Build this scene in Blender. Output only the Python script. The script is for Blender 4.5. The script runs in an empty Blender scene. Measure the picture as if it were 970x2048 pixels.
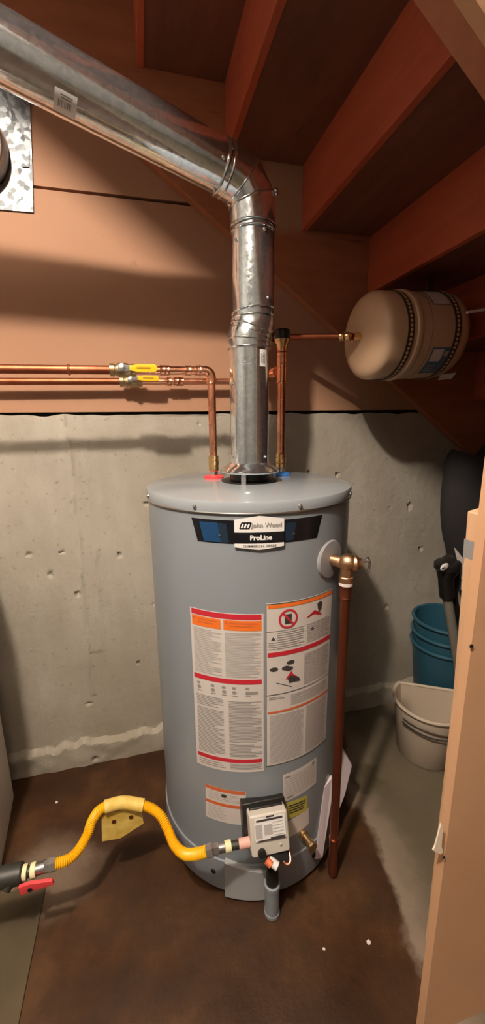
import bpy, bmesh, math, random
from mathutils import Vector, Matrix
from mathutils import noise as mnoise
random.seed(7)
SC = bpy.context.scene
COL = SC.collection

# ------------------------------------------------------------------ camera
S = .275
FOC, PIT, ROLL, YAW = 797.6834, .2225, -.0112, .2477
H = 1.25092
D = 1.3810            # concrete wall plane
TX, TY, TOP, RT = .28383, 1.05193, 1.0883, .271     # heater axis, height, radius
cy_, sy_ = math.cos(YAW), math.sin(YAW)
FW = Vector((sy_*math.cos(PIT), cy_*math.cos(PIT), -math.sin(PIT)))
r0_ = Vector((cy_, -sy_, 0)); u0_ = r0_.cross(FW)
RI = r0_*math.cos(ROLL) + u0_*math.sin(ROLL)
UP = -r0_*math.sin(ROLL) + u0_*math.cos(ROLL)
EYE = Vector((0, 0, H))
cd = bpy.data.cameras.new('camera'); cam = bpy.data.objects.new('camera', cd); COL.objects.link(cam)
cam.matrix_world = Matrix((( RI.x, UP.x, -FW.x, EYE.x), (RI.y, UP.y, -FW.y, EYE.y), (RI.z, UP.z, -FW.z, EYE.z), (0, 0, 0, 1)))
cd.sensor_fit = 'VERTICAL'; cd.sensor_height = 36; cd.lens = 36*FOC/2048; cd.clip_start = .02
SC.camera = cam

def ray(x, y): return FW*FOC + RI*(x-485) - UP*(y-1024)
def atY(x, y, Y): d = ray(x, y); return EYE + d*(Y/d.y)
def atZ(x, y, Z): d = ray(x, y); return EYE + d*((Z-H)/d.z)

# ------------------------------------------------------------------ light
w = bpy.data.worlds.new('world'); SC.world = w; w.use_nodes = True
w.node_tree.nodes['Background'].inputs[0].default_value = (1, .72, .5, 1)
w.node_tree.nodes['Background'].inputs[1].default_value = .05
def lamp(name, loc, watts, col, rad):
    l = bpy.data.lights.new(name, 'POINT'); l.energy = watts; l.color = col; l.shadow_soft_size = rad
    o = bpy.data.objects.new(name, l); o.location = loc; COL.objects.link(o); return o
lamp('ceiling_bulb', (-.48, -.05, 2.50), 175, (1, .87, .72), .045)
SC.view_settings.view_transform = 'Standard'; SC.view_settings.look = 'None'
SC.view_settings.gamma = 1; SC.view_settings.use_curve_mapping = False
SC.view_settings.exposure = 0.0

# ------------------------------------------------------------------ materials
def mat(name, col, rough=.6, metal=0, spec=.5, coat=0):
    m = bpy.data.materials.new(name); m.use_nodes = True
    b = m.node_tree.nodes['Principled BSDF']
    b.inputs['Base Color'].default_value = (*col, 1); b.inputs['Roughness'].default_value = rough
    b.inputs['Metallic'].default_value = metal; b.inputs['Specular IOR Level'].default_value = spec
    b.inputs['Coat Weight'].default_value = coat
    return m
class NT:
    def __init__(s, m): s.t = m.node_tree; s.b = s.t.nodes['Principled BSDF']; s.tc = s.t.nodes.new('ShaderNodeTexCoord')
    def n(s, typ, **kw):
        nd = s.t.nodes.new('ShaderNode'+typ)
        for k, v in kw.items(): setattr(nd, k, v)
        return nd
    def l(s, a, b): s.t.links.new(a, b)
    def noise(s, scale, detail=4, rough=.55, stretch=None):
        n = s.n('TexNoise'); n.inputs['Scale'].default_value = scale; n.inputs['Detail'].default_value = detail; n.inputs['Roughness'].default_value = rough
        if stretch:
            mp = s.n('Mapping'); mp.inputs['Scale'].default_value = stretch; s.l(s.tc.outputs['Object'], mp.inputs[0]); s.l(mp.outputs[0], n.inputs['Vector'])
        else: s.l(s.tc.outputs['Object'], n.inputs['Vector'])
        return n.outputs['Fac']
    def ramp(s, fac, stops):
        r = s.n('ValToRGB'); e = r.color_ramp.elements
        while len(e) < len(stops): e.new(.5)
        for el, (p, c) in zip(e, stops): el.position = p; el.color = (*c, 1) if len(c) == 3 else c
        s.l(fac, r.inputs[0]); return r.outputs[0]
    def mix(s, fac, a, b, mode='MIX'):
        m = s.n('Mix', data_type='RGBA', blend_type=mode)
        for sock, v in ((m.inputs[0], fac), (m.inputs[6], a), (m.inputs[7], b)):
            if isinstance(v, (int, float)): sock.default_value = v
            elif isinstance(v, tuple): sock.default_value = (*v, 1)
            else: s.l(v, sock)
        return m.outputs[2]
    def math(s, op, a, b=0., c=0., clamp=False):
        m = s.n('Math', operation=op, use_clamp=clamp)
        for sock, v in zip(m.inputs, (a, b, c)):
            if isinstance(v, (int, float)): sock.default_value = v
            else: s.l(v, sock)
        return m.outputs[0]
    def xyz(s):
        x = s.n('SeparateXYZ'); s.l(s.tc.outputs['Object'], x.inputs[0]); return x.outputs
    def smooth(s, v, lo, hi):
        m = s.n('MapRange', interpolation_type='SMOOTHSTEP'); s.l(v, m.inputs[0]); m.inputs[1].default_value = lo; m.inputs[2].default_value = hi; return m.outputs[0]
    def col(s, c): s.l(c, s.b.inputs['Base Color'])
    def bump(s, h, strength=.3, dist=.01):
        b = s.n('Bump'); b.inputs['Strength'].default_value = strength; b.inputs['Distance'].default_value = dist
        s.l(h, b.inputs['Height']); s.l(b.outputs[0], s.b.inputs['Normal'])
    def rough(s, v): s.l(v, s.b.inputs['Roughness'])

def g3(v): return (v, v, v)
# concrete wall
M_conc = mat('concrete', (.4, .35, .28), .85); k = NT(M_conc)
c = k.ramp(k.noise(2.2, 6, .6), [(.3, (.34, .305, .25)), (.7, (.49, .45, .385))])
c = k.mix(k.ramp(k.noise(9, 5, .65, (1, 1, .25)), [(.35, g3(.0)), (.75, g3(.55))]), c, (.30, .26, .20))
c = k.mix(k.ramp(k.noise(55, 2), [(.63, g3(0)), (.72, g3(.5))]), c, (.22, .18, .13))
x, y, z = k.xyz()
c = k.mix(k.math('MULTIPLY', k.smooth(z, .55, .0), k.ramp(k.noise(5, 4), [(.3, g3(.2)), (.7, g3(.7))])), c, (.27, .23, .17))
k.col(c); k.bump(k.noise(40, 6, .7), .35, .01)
# upper painted panel
M_peach = mat('peach_painted_board', (.60, .36, .23), .8); k = NT(M_peach)
c = k.ramp(k.noise(1.6, 4), [(.3, (.375, .195, .115)), (.7, (.42, .228, .140))])
c = k.mix(k.ramp(k.noise(23, 2, .5), [(.74, g3(0)), (.78, g3(.6))]), c, (.30, .15, .08))
k.col(c); k.bump(k.noise(90, 3), .08, .004)
M_drywall = mat('peach_drywall', (.66, .40, .235), .75); k = NT(M_drywall)
k.col(k.ramp(k.noise(2.5, 4), [(.3, (.51, .285, .155)), (.7, (.58, .335, .19))])); k.bump(k.noise(120, 3), .08, .003)
M_room = mat('grey_room_paint', (.24, .23, .22), .8)
M_ceil = mat('white_ceiling_paint', (.82, .80, .77), .8)
# floor
M_floor = mat('stained_concrete_floor', (.2, .12, .07), .55, 0, .3); k = NT(M_floor)
x, y, z = k.xyz()
wob = k.math('MULTIPLY', k.math('SUBTRACT', k.noise(4.5, 5, .6), .5), .28)
# stain edge: x = .50 + .20*(y-.5) going back
edge = k.math('ADD', k.math('SUBTRACT', x, k.math('MULTIPLY_ADD', y, .21, .415)), wob)
brown = k.ramp(k.noise(3.2, 6, .62), [(.27, (.016, .006, .002)), (.5, (.045, .018, .006)), (.73, (.100, .046, .016))])
brown = k.mix(k.ramp(k.noise(14, 5, .6), [(.45, g3(0)), (.7, g3(.6))]), brown, (.022, .009, .003))
grey = k.ramp(k.noise(4, 5), [(.3, (.088, .070, .044)), (.7, (.130, .105, .070))])
pale = (.25, .19, .145)
c = k.mix(k.smooth(edge, -.015, .03), brown, k.mix(k.math('MULTIPLY', k.smooth(edge, .16, .03), .75), grey, pale))
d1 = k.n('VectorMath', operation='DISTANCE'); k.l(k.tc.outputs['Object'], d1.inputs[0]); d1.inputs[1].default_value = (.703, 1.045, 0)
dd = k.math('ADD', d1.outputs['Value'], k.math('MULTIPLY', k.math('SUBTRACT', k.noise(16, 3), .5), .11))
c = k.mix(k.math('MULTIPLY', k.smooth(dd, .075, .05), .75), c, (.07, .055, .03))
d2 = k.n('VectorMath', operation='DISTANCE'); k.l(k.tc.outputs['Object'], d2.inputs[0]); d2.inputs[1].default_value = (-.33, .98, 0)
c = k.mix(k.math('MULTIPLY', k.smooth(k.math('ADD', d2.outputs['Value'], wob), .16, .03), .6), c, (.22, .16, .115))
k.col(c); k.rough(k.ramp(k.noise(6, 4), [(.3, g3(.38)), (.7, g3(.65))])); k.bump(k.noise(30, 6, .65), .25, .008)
# stair wood
def wood(name, a, b, st, rough=.6, patch=False):
    m = mat(name, a, rough); k = NT(m)
    c = k.ramp(k.noise(4, 5, .6, st), [(.3, a), (.7, b)])
    c = k.mix(k.ramp(k.noise(7, 2, .5, tuple(v*.5 if v > 1 else v for v in st)), [(.70, g3(0)), (.76, g3(.6))]), c, tuple(v*.3 for v in a))
    if patch:
        x, y, z = k.xyz(); nz = k.math('MULTIPLY', k.math('SUBTRACT', k.noise(14, 4), .5), .07)
        mk = k.math('MULTIPLY', k.smooth(k.math('ADD', x, nz), .40, .43), k.smooth(k.math('ADD', z, nz), 1.82, 1.86))
        mk = k.math('MULTIPLY', mk, k.smooth(x, .56, .54))
        c = k.mix(k.math('MULTIPLY', mk, .8), c, (.42, .29, .18))
    k.col(c); k.bump(k.noise(20, 4, .6, st), .1, .004); return m
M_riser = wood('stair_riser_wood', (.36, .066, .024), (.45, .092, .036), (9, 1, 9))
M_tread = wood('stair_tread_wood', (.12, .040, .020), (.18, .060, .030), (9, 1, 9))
M_string = wood('stringer_wood', (.34, .12, .05), (.42, .16, .07), (1.2, 4, 9), .65, True)
M_stud = wood('stud_wood', (.62, .36, .20), (.70, .43, .26), (9, 9, 1.2))
# metals
def metal(name, col, rough, bs=0, scale=60, spangle=0):
    m = mat(name, col, rough, 1); k = NT(m)
    if spangle:
        v = k.n('TexVoronoi'); v.inputs['Scale'].default_value = spangle; k.l(k.tc.outputs['Object'], v.inputs['Vector'])
        k.col(k.mix(v.outputs['Color'], tuple(q*.72 for q in col), col))
        k.rough(k.ramp(v.outputs['Distance'], [(0, g3(rough*.75)), (1, g3(rough*1.5))]))
    if bs: k.bump(k.noise(scale, 4), bs, .003)
    return m
M_duct = mat('galvanized_duct', (.80, .79, .76), .2, .96); k = NT(M_duct)
v = k.n('TexVoronoi'); v.inputs['Scale'].default_value = 130; k.l(k.tc.outputs['Object'], v.inputs['Vector'])
sep = k.n('SeparateColor'); k.l(v.outputs['Color'], sep.inputs[0])
k.col(k.ramp(sep.outputs[0], [(0, (.70, .77, .82)), (1, (.90, .97, 1.0))]))
k.rough(k.math('MULTIPLY_ADD', sep.outputs[1], .08, .10)); k.bump(k.math('ADD', k.noise(11, 4, .6), k.math('MULTIPLY', sep.outputs[2], .22)), .09, .010)
M_galv = mat('spangled_sheet', (.62, .64, .66), .45, 1); k = NT(M_galv)
v = k.n('TexVoronoi'); v.inputs['Scale'].default_value = 85; k.l(k.tc.outputs['Object'], v.inputs['Vector'])
sep = k.n('SeparateColor'); k.l(v.outputs['Color'], sep.inputs[0])
k.col(k.ramp(sep.outputs[0], [(0, (.17, .18, .19)), (1, (.34, .36, .38))])); k.rough(k.math('MULTIPLY_ADD', sep.outputs[1], .3, .42)); k.bump(sep.outputs[2], .15, .004)
M_flue = metal('dull_flue_pipe', (.55, .50, .44), .42, .08)
M_copper = mat('copper', (.86, .40, .24), .28, 1); k = NT(M_copper)
k.col(k.ramp(k.noise(9, 5, .6), [(.3, (.70, .27, .15)), (.65, (.90, .46, .29))])); k.rough(k.ramp(k.noise(25, 3), [(.3, g3(.2)), (.7, g3(.38))]))
M_copshade = mat('shaded_copper', (.30, .10, .055), .45, 1)  # discharge pipe copper, with the shade beside the tank put into its colour
M_copold = mat('tarnished_copper', (.45, .17, .09), .5, 1); k = NT(M_copold)
k.col(k.ramp(k.noise(8, 5, .6), [(.3, (.24, .066, .030)), (.7, (.44, .145, .075))]))
M_brass = metal('brass', (.80, .56, .28), .3, .05)
M_brassd = metal('weathered_brass', (.50, .38, .22), .4, .1)
M_bronze = metal('bronze_valve', (.72, .45, .27), .38, .05)
M_steel = metal('zinc_steel', (.62, .62, .62), .3, .03)
M_iron = mat('black_iron', (.025, .024, .020), .5)
M_solder = metal('solder', (.70, .68, .66), .3)
# paints and plastics
M_enamel = mat('grey_enamel', (.225, .250, .278), .33, 0, .5, .15); k = NT(M_enamel)
k.rough(k.ramp(k.noise(5, 3), [(.3, g3(.30)), (.7, g3(.38))]))
M_lidpaint = mat('grey_lid_enamel', (.285, .310, .340), .17, 0, .5, .2)
M_black = mat('black_plastic', (.012, .011, .010), .35)
M_dark = mat('dark_opening', (.006, .006, .006), .7)
M_white = mat('white_label', (.62, .57, .54), .5)
M_paper = mat('white_paper', (.72, .64, .62), .6)
M_print = mat('grey_print', (.27, .25, .24), .6)
M_printd = mat('dark_print', (.04, .035, .035), .6)
M_printl = mat('light_print', (.42, .39, .375), .6)
M_red = mat('red_print', (.50, .02, .035), .5)
M_orange = mat('orange_print', (.80, .17, .02), .5)
M_rust = mat('rust_print', (.58, .13, .045), .5)
M_blue = mat('blue_print', (.008, .042, .115), .3)
M_navy = mat('navy_print', (.010, .020, .038), .3)
M_badge = mat('black_badge', (.006, .006, .008), .25)
M_bwhite = mat('badge_white', (.78, .76, .75), .35)
M_redp = mat('red_plastic', (.75, .06, .07), .4)
M_bluep = mat('blue_plastic', (.03, .16, .48), .4)
M_yelvin = mat('yellow_vinyl', (.85, .50, .01), .4)
M_hose = mat('yellow_hose_coating', (.86, .44, .005), .42)
M_tag = mat('yellow_paper_tag', (.75, .52, .12), .6); k = NT(M_tag)
k.col(k.ramp(k.noise(30, 4), [(.35, (.62, .40, .06)), (.65, (.82, .60, .17))]))
M_tape = mat('thread_tape', (.80, .76, .45), .6)
M_valvebox = mat('beige_control_plastic', (.56, .52, .46), .42)
M_tankpaint = mat('beige_tank_enamel', (.62, .42, .27), .35)
M_strap = mat('dark_steel_strap', (.10, .075, .045), .5, .6)
M_bucket = mat('beige_plastic_bucket', (.56, .46, .36), .5)
M_teal = mat('teal_plastic', (.022, .085, .125), .4)
M_bag = mat('dark_fabric', (.022, .019, .021), .85); k = NT(M_bag); k.bump(k.noise(200, 2), .3, .003)
M_grey = mat('grey_tube_plastic', (.20, .18, .15), .45)
M_duct_tape = mat('grey_cloth_tape', (.27, .26, .26), .6)
M_cab = mat('furnace_cabinet_paint', (.78, .70, .65), .45)
M_pad = mat('pad_concrete', (.15, .10, .055), .8); k = NT(M_pad)
k.col(k.ramp(k.noise(5, 5), [(.3, (.042, .029, .012)), (.7, (.075, .053, .025))]))
M_pink = mat('pink_sealant', (.72, .40, .34), .6)
M_label_blue = mat('blue_label', (.10, .16, .26), .5)
M_gasket = mat('grey_plastic_disc', (.26, .26, .275), .35)

# ------------------------------------------------------------------ mesh helpers
class MB:
    def __init__(s): s.v = []; s.f = []
    def add(s, v, f):
        o = len(s.v); s.v += [Vector(p) for p in v]; s.f += [tuple(i+o for i in q) for q in f]; return s
    def box(s, c, size, rot=None):
        hx, hy, hz = [q/2 for q in size]; c = Vector(c); R = rot or Matrix.Identity(3)
        v = [c + R @ Vector((sx*hx, sy*hy, sz*hz)) for sx in (-1, 1) for sy in (-1, 1) for sz in (-1, 1)]
        return s.add(v, [(0, 1, 3, 2), (4, 6, 7, 5), (0, 4, 5, 1), (2, 3, 7, 6), (0, 2, 6, 4), (1, 5, 7, 3)])
    def rings(s, rings, cap=(True, True)):
        n = len(rings[0]); v = [p for r in rings for p in r]; f = []
        for i in range(len(rings)-1):
            for j in range(n):
                a = i*n+j; b = i*n+(j+1) % n; f.append((a, b, b+n, a+n))
        if cap[0]: f.append(tuple(range(n-1, -1, -1)))
        if cap[1]: f.append(tuple(range((len(rings)-1)*n, len(rings)*n)))
        return s.add(v, f)
    def tube(s, pts, rad, seg=20, cap=(True, True), mitre=True):
        pts = [Vector(p) for p in pts]; n = len(pts)
        if not isinstance(rad, (list, tuple)): rad = [rad]*n
        tan = []
        for i in range(n):
            a = (pts[i]-pts[i-1]).normalized() if i else None; b = (pts[i+1]-pts[i]).normalized() if i < n-1 else None
            if a is None: t = b
            elif b is None: t = a
            else: t = (a+b).normalized()
            tan.append((t, a, b))
        t0 = tan[0][0]; ref = Vector((0, 0, 1)) if abs(t0.z) < .9 else Vector((1, 0, 0))
        nx = t0.cross(ref).normalized(); rs = []
        for i in range(n):
            t, a, b = tan[i]
            nx = (nx - t*nx.dot(t)).normalized(); ny = t.cross(nx)
            ring = []
            bend = None
            if mitre and a is not None and b is not None:
                bd = (b-a)
                if bd.length > 1e-5: bend = bd.normalized(); kx = 1/max(.5, t.dot(b))-1
            for j in range(seg):
                q = 2*math.pi*j/seg; p = nx*math.cos(q)*rad[i] + ny*math.sin(q)*rad[i]
                if bend is not None: p = p + bend*(p.dot(bend)*kx)
                ring.append(pts[i]+p)
            rs.append(ring)
        return s.rings(rs, cap)
    def lathe(s, prof, base=(0, 0, 0), axis=(0, 0, 1), seg=32, cap=(True, True), ref=None):
        base = Vector(base); ax = Vector(axis).normalized()
        nx = Vector(ref) if ref else (Vector((1, 0, 0)) if abs(ax.x) < .9 else Vector((0, 0, 1)))
        nx = (nx-ax*nx.dot(ax)).normalized(); ny = ax.cross(nx)
        return s.rings([[base+ax*h+(nx*math.cos(2*math.pi*j/seg)+ny*math.sin(2*math.pi*j/seg))*max(r, 1e-4) for j in range(seg)] for r, h in prof], cap)
    def torus(s, c, axis, R, r, seg=32, ns=8, scale=None):
        c = Vector(c); ax = Vector(axis).normalized(); nx = (Vector((1, 0, 0)) if abs(ax.x) < .9 else Vector((0, 0, 1)))
        nx = (nx-ax*nx.dot(ax)).normalized(); ny = ax.cross(nx); rs = []
        for i in range(seg):
            q = 2*math.pi*i/seg; e = nx*math.cos(q)+ny*math.sin(q)
            rs.append([c+e*(R+r*math.cos(2*math.pi*j/ns))+ax*(r*math.sin(2*math.pi*j/ns)) for j in range(ns)])
        v = [p for q in rs for p in q]; f = []
        for i in range(seg):
            for j in range(ns):
                a = i*ns+j; b = i*ns+(j+1) % ns; e = ((i+1) % seg)*ns
                f.append((a, b, e+(j+1) % ns, e+j))
        return s.add(v, f)
    def ball(s, c, r, seg=16, sc=(1, 1, 1), rot=None):
        c = Vector(c); R = rot or Matrix.Identity(3); n = seg//2; rs = []
        for i in range(1, n):
            a = math.pi*i/n-math.pi/2
            rs.append([c+R @ Vector((math.cos(a)*math.cos(2*math.pi*j/seg)*r*sc[0], math.cos(a)*math.sin(2*math.pi*j/seg)*r*sc[1], math.sin(a)*r*sc[2])) for j in range(seg)])
        return s.rings(rs)
    def prism(s, pts, off):       # planar polygon extruded by off
        pts = [Vector(p) for p in pts]; off = Vector(off); n = len(pts)
        return s.add(pts+[p+off for p in pts], [tuple(range(n)), tuple(range(2*n-1, n-1, -1))]+[(i, i+n, (i+1) % n+n, (i+1) % n) for i in range(n)])
    def build(s, name, m, parent=None, smooth=True, bevel=0, angle=35, solid=0):
        me = bpy.data.meshes.new(name); me.from_pydata([tuple(v) for v in s.v], [], s.f); me.validate(); 
        bm = bmesh.new(); bm.from_mesh(me); bmesh.ops.recalc_face_normals(bm, faces=bm.faces[:])
        if bevel:
            bmesh.ops.bevel(bm, geom=[e for e in bm.edges if len(e.link_faces) == 2 and e.calc_face_angle(0) > .5], offset=bevel, segments=3, profile=.6, affect='EDGES', clamp_overlap=True)
        bm.to_mesh(me); bm.free()
        me.materials.append(m)
        o = bpy.data.objects.new(name, me); COL.objects.link(o)
        if smooth:
            for p in me.polygons: p.use_smooth = True
            me.set_sharp_from_angle(angle=math.radians(angle))
        if parent is not None:
            o.parent = parent
            if parent.type == 'EMPTY': o.matrix_parent_inverse = Matrix.Translation(-parent.location)
        return o
def tag(o, label=None, cat=None, group=None, kind=None):
    if label: o['label'] = label
    if cat: o['category'] = cat
    if group: o['group'] = group
    if kind: o['kind'] = kind
    return o
def thing(name, loc, label, cat, group=None):
    e = bpy.data.objects.new(name, None); e.location = loc; e.empty_display_size = .05; COL.objects.link(e)
    return tag(e, label, cat, group)
def struct(o, label=None): return tag(o, label, None, None, 'structure')
def bez(pts, n):              # Catmull-Rom through points
    P = [Vector(p) for p in pts]; P = [P[0]*2-P[1]]+P+[P[-1]*2-P[-2]]; out = []
    for i in range(1, len(P)-2):
        for j in range(n):
            t = j/n; a, b, c, d = P[i-1:i+3]
            out.append(.5*((2*b)+(c-a)*t+(2*a-5*b+4*c-d)*t*t+(3*b-a-3*c+d)*t**3))
    out.append(P[-2]); return out
def resample(pts, step):
    out = [pts[0]]; acc = 0
    for a, b in zip(pts[:-1], pts[1:]):
        L = (b-a).length; t = step-acc
        while t <= L: out.append(a+(b-a)*(t/L)); t += step
        acc = (acc+L) % step if L else acc
    return out
def text_mesh(body, size, shear=0, bold=0, space=1):
    cu = bpy.data.curves.new('t', 'FONT'); cu.body = body; cu.size = size; cu.align_x = 'CENTER'; cu.align_y = 'CENTER'; cu.shear = shear; cu.offset = bold; cu.space_character = space; cu.resolution_u = 3
    o = bpy.data.objects.new('t', cu); COL.objects.link(o)
    dg = bpy.context.evaluated_depsgraph_get(); ev = o.evaluated_get(dg); me = ev.to_mesh()
    v = [p.co.copy() for p in me.vertices]; f = [tuple(p.vertices) for p in me.polygons]
    ev.to_mesh_clear(); bpy.data.objects.remove(o); bpy.data.curves.remove(cu); return v, f

# ------------------------------------------------------------------ room shell
def grid(nx, nz, fn):
    v = [fn(i/nx, j/nz) for j in range(nz+1) for i in range(nx+1)]
    f = [(j*(nx+1)+i, j*(nx+1)+i+1, (j+1)*(nx+1)+i+1, (j+1)*(nx+1)+i) for j in range(nz) for i in range(nx)]
    return v, f
XL, XR, YB, ZC, ZW = -1.9, 2.9, -2.4, 2.62, 3.2
struct(MB().add(*grid(60, 60, lambda u, v: (XL+(XR-XL)*u, YB+(D+.1-YB)*v, .0))).build('floor', M_floor), 'bare concrete floor stained brown around the water heater')
ZL = 1.277                      # top of concrete
def conc(u, v):
    x = -1.2+3.0*u; z = 0+ZL*v
    n = mnoise.fractal(Vector((x*5, z*5, 0)), 1, 2, 4)
    y = D-.0015*n
    xr = -.222+.012*mnoise.noise(Vector((z*4, 3, 0)))
    if .28 < z: y -= .005*math.exp(-((x-xr)/.006)**2)+(.003 if xr < x < xr+.055 and z > .45 else 0)
    b = .095+.022*mnoise.noise(Vector((x*9, 1, 0)))+.02*mnoise.noise(Vector((x*28, 5, 0)))
    if z < b: y -= .022*min(1, (b-z)/.012)+.006*mnoise.noise(Vector((x*20, z*20, 4)))
    p = mnoise.noise(Vector((x*27, z*27, 9)))
    if p > .66: y += .008*min(1, (p-.66)/.06)
    return (x, y, z+(.006*mnoise.noise(Vector((x*16, 7, 0))) if v > .999 else 0))
wb = struct(MB().add(*grid(420, 200, conc)).add([(-1.2, D, ZL-.004), (1.8, D, ZL-.004), (1.8, D+.16, ZL-.004), (-1.2, D+.16, ZL-.004)], [(0, 1, 2, 3)]).build('wall_back', M_conc), 'poured concrete foundation wall with a rough lower lip')
# painted boards above the foundation: split along the seam
def board(pts): return MB().prism([(x, D+.001, z) for x, z in pts], (0, .02, 0))
zg = ZL+.008
s0, s1 = (-1.9, 1.893), (2.9, 1.905)
b1 = board([(-1.9, zg-.003), (2.9, zg+.008), (2.9, 1.900), (-.3, 1.890), (-1.9, 1.890)]).build('panel', M_peach, wb, False)
b2 = board([(-1.9, 1.897), (-.3, 1.897), (.3, 1.902), (2.9, 1.907), (2.9, ZW), (-1.9, ZW)]).build('panel', M_peach, wb, False)
MB().box((.5, D+.05, 1.9), (4.8, .02, 2.2)).build('backing', M_dark, wb, False)
struct(MB().box((XL-.05, (YB+D)/2, ZW/2), (.1, D-YB, ZW)).build('wall_left', M_room, None, False))
struct(MB().box(((XL+XR)/2, YB-.05, ZC/2), (XR-XL, .1, ZC)).build('wall_front', M_room, None, False))
struct(MB().box(((XL+XR)/2, (YB+.56)/2, ZC+.05), (XR-XL, .56-YB, .1)).build('ceiling', M_ceil, None, False))
# near wall on the right with the opening under the stairs
WY0, WY1 = .504, .523
XE = .531
wr = struct(MB().prism([(XE-.044, WY0-.045, 0), (XE, WY0, 1.2), (XE, WY0, 2.030-.711*XE), ((2.03-ZC)/.711, WY0, ZC), (XR, WY0, ZC), (XR, WY0-.045, 0)], (0, WY1-WY0, 0)).build('wall_right', M_drywall, None, False), 'peach drywall beside the opening under the stairs')
# chipped corner and nail hole
def P(x, y):      # point on the near wall, whose foot stands slightly forward
    q = atY(x, y, WY0)
    return atY(x, y, WY0-.0015-.045*min(1, max(0, 1.2-q.z)/1.2))
M_chip = mat('bare_plaster', (.80, .68, .52), .8)
MB().prism([P(880, 1645), P(884, 1648), P(881, 1690), P(884, 1700), P(880, 1706), P(864, 1698), P(868, 1690)], (0, -.003, 0)).build('plaster_chip', M_chip, wr, False)
MB().lathe([(.0035, 0), (.0035, .0015)], P(942, 1292), (0, -1, 0), 10).build('nail_hole', M_dark, wr)
MB().lathe([(.0030, 0), (.0030, .0012)], P(887, 1714), (0, -1, 0), 10, ).build('nail_hole', M_dark, wr)
# low pad under the furnace
pd = MB().prism([(-.330, .50, 0), (-.330, .97, 0), (-.60, .97, 0), (-.60, .50, 0)], (0, 0, .005)).build('trim_1', M_pad, None, True, .002)
struct(pd, 'low concrete pad at the left edge of the floor')

# ------------------------------------------------------------------ stairs
RISE, RUN = .1725, .2425
st = thing('staircase', (1.4, .95, 1.2), 'dark red-brown wooden staircase seen from underneath, rising to the left', 'stairs')
low = lambda x: 2.033-.711*x
def stringer(y0, y1, x0, x1, up): return MB().prism([(x0, y0, low(x0)), (x1, y0, low(x1)), (x1, y0, low(x1)+up), (x0, y0, low(x0)+up)], (0, y1-y0, 0))
stringer(1.341, 1.3805, -1.2, 2.2, .40).build('stringer', M_string, st, False, .001)
stringer(.5235, .561, -1.2, 2.2, .40).build('stringer', M_string, st, False, .001)
for i in range(-5, 5):
    xr = .785+RUN*i; zb = 1.669-RISE*i
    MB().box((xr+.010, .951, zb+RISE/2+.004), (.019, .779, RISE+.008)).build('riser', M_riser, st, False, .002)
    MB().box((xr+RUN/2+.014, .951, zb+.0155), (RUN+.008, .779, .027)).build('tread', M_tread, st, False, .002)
# short stud behind the drywall corner
sd = MB().prism([(.606, .564, 0), (.601, .564, .688), (.584, .564, 1.084), (.625, .564, 1.092), (.645, .564, 0)], (0, .036, 0)).build('stud', M_stud, None, False, .003)
tag(sd, 'short pale wooden stud wrapped in grey tape behind the drywall corner', 'stud')
MB().prism([(.5918, .5625, .925), (.5858, .5625, 1.030), (.629, .5625, 1.015), (.634, .5625, .905)], (0, .039, 0)).build('tape', M_duct_tape, sd, False)

# ------------------------------------------------------------------ water heater
wh = thing('water_heater', (TX, TY, 0), 'tall grey cylindrical gas water heater standing in the middle', 'water heater')
def C(th, z, r=RT):
    a = math.radians(th); return Vector((TX+r*math.cos(a), TY+r*math.sin(a), z))
ZS = 1.0642
SEGT = 128
MB().lathe([(RT, .035), (RT, ZS)], (TX, TY, 0), seg=SEGT, cap=(True, False)).build('jacket', M_enamel, wh)
MB().lathe([(S-.0005, ZS-.002), (S, ZS+.001), (S, TOP-.006), (S-.002, TOP-.0015), (S-.007, TOP), (.0, TOP+.004)], (TX, TY, 0), seg=SEGT, cap=(True, False)).build('lid', M_lidpaint, wh)
MB().torus((TX, TY, ZS-.002), (0, 0, 1), RT+.0025, .0025, 128, 8).build('seam_ring', M_steel, wh)
MB().lathe([(RT-.03, .0), (RT-.022, .0), (RT-.022, .035)], (TX, TY, 0), seg=SEGT).build('base_pan', M_dark, wh)  # near-black pan: the shadow line under the heater is put into its colour
MB().lathe([(RT+.001, .018), (RT+.004, .018), (RT+.005, .024), (RT+.004, .115), (RT+.0005, .118)], (TX, TY, 0), seg=SEGT, cap=(False, False)).build('skirt_ring', M_enamel, wh)
for th in (-169.6, -130, -81.5, -38.5, -20, 40, 90, 140):
    n = (C(th, 0, 1)-C(th, 0, 0)); 
    MB().lathe([(.005, -.004), (.005, .0015), (.0035, .004), (.001, .005)], C(th, 1.0735, S), n, 12).build('screw', M_steel, wh)
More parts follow.
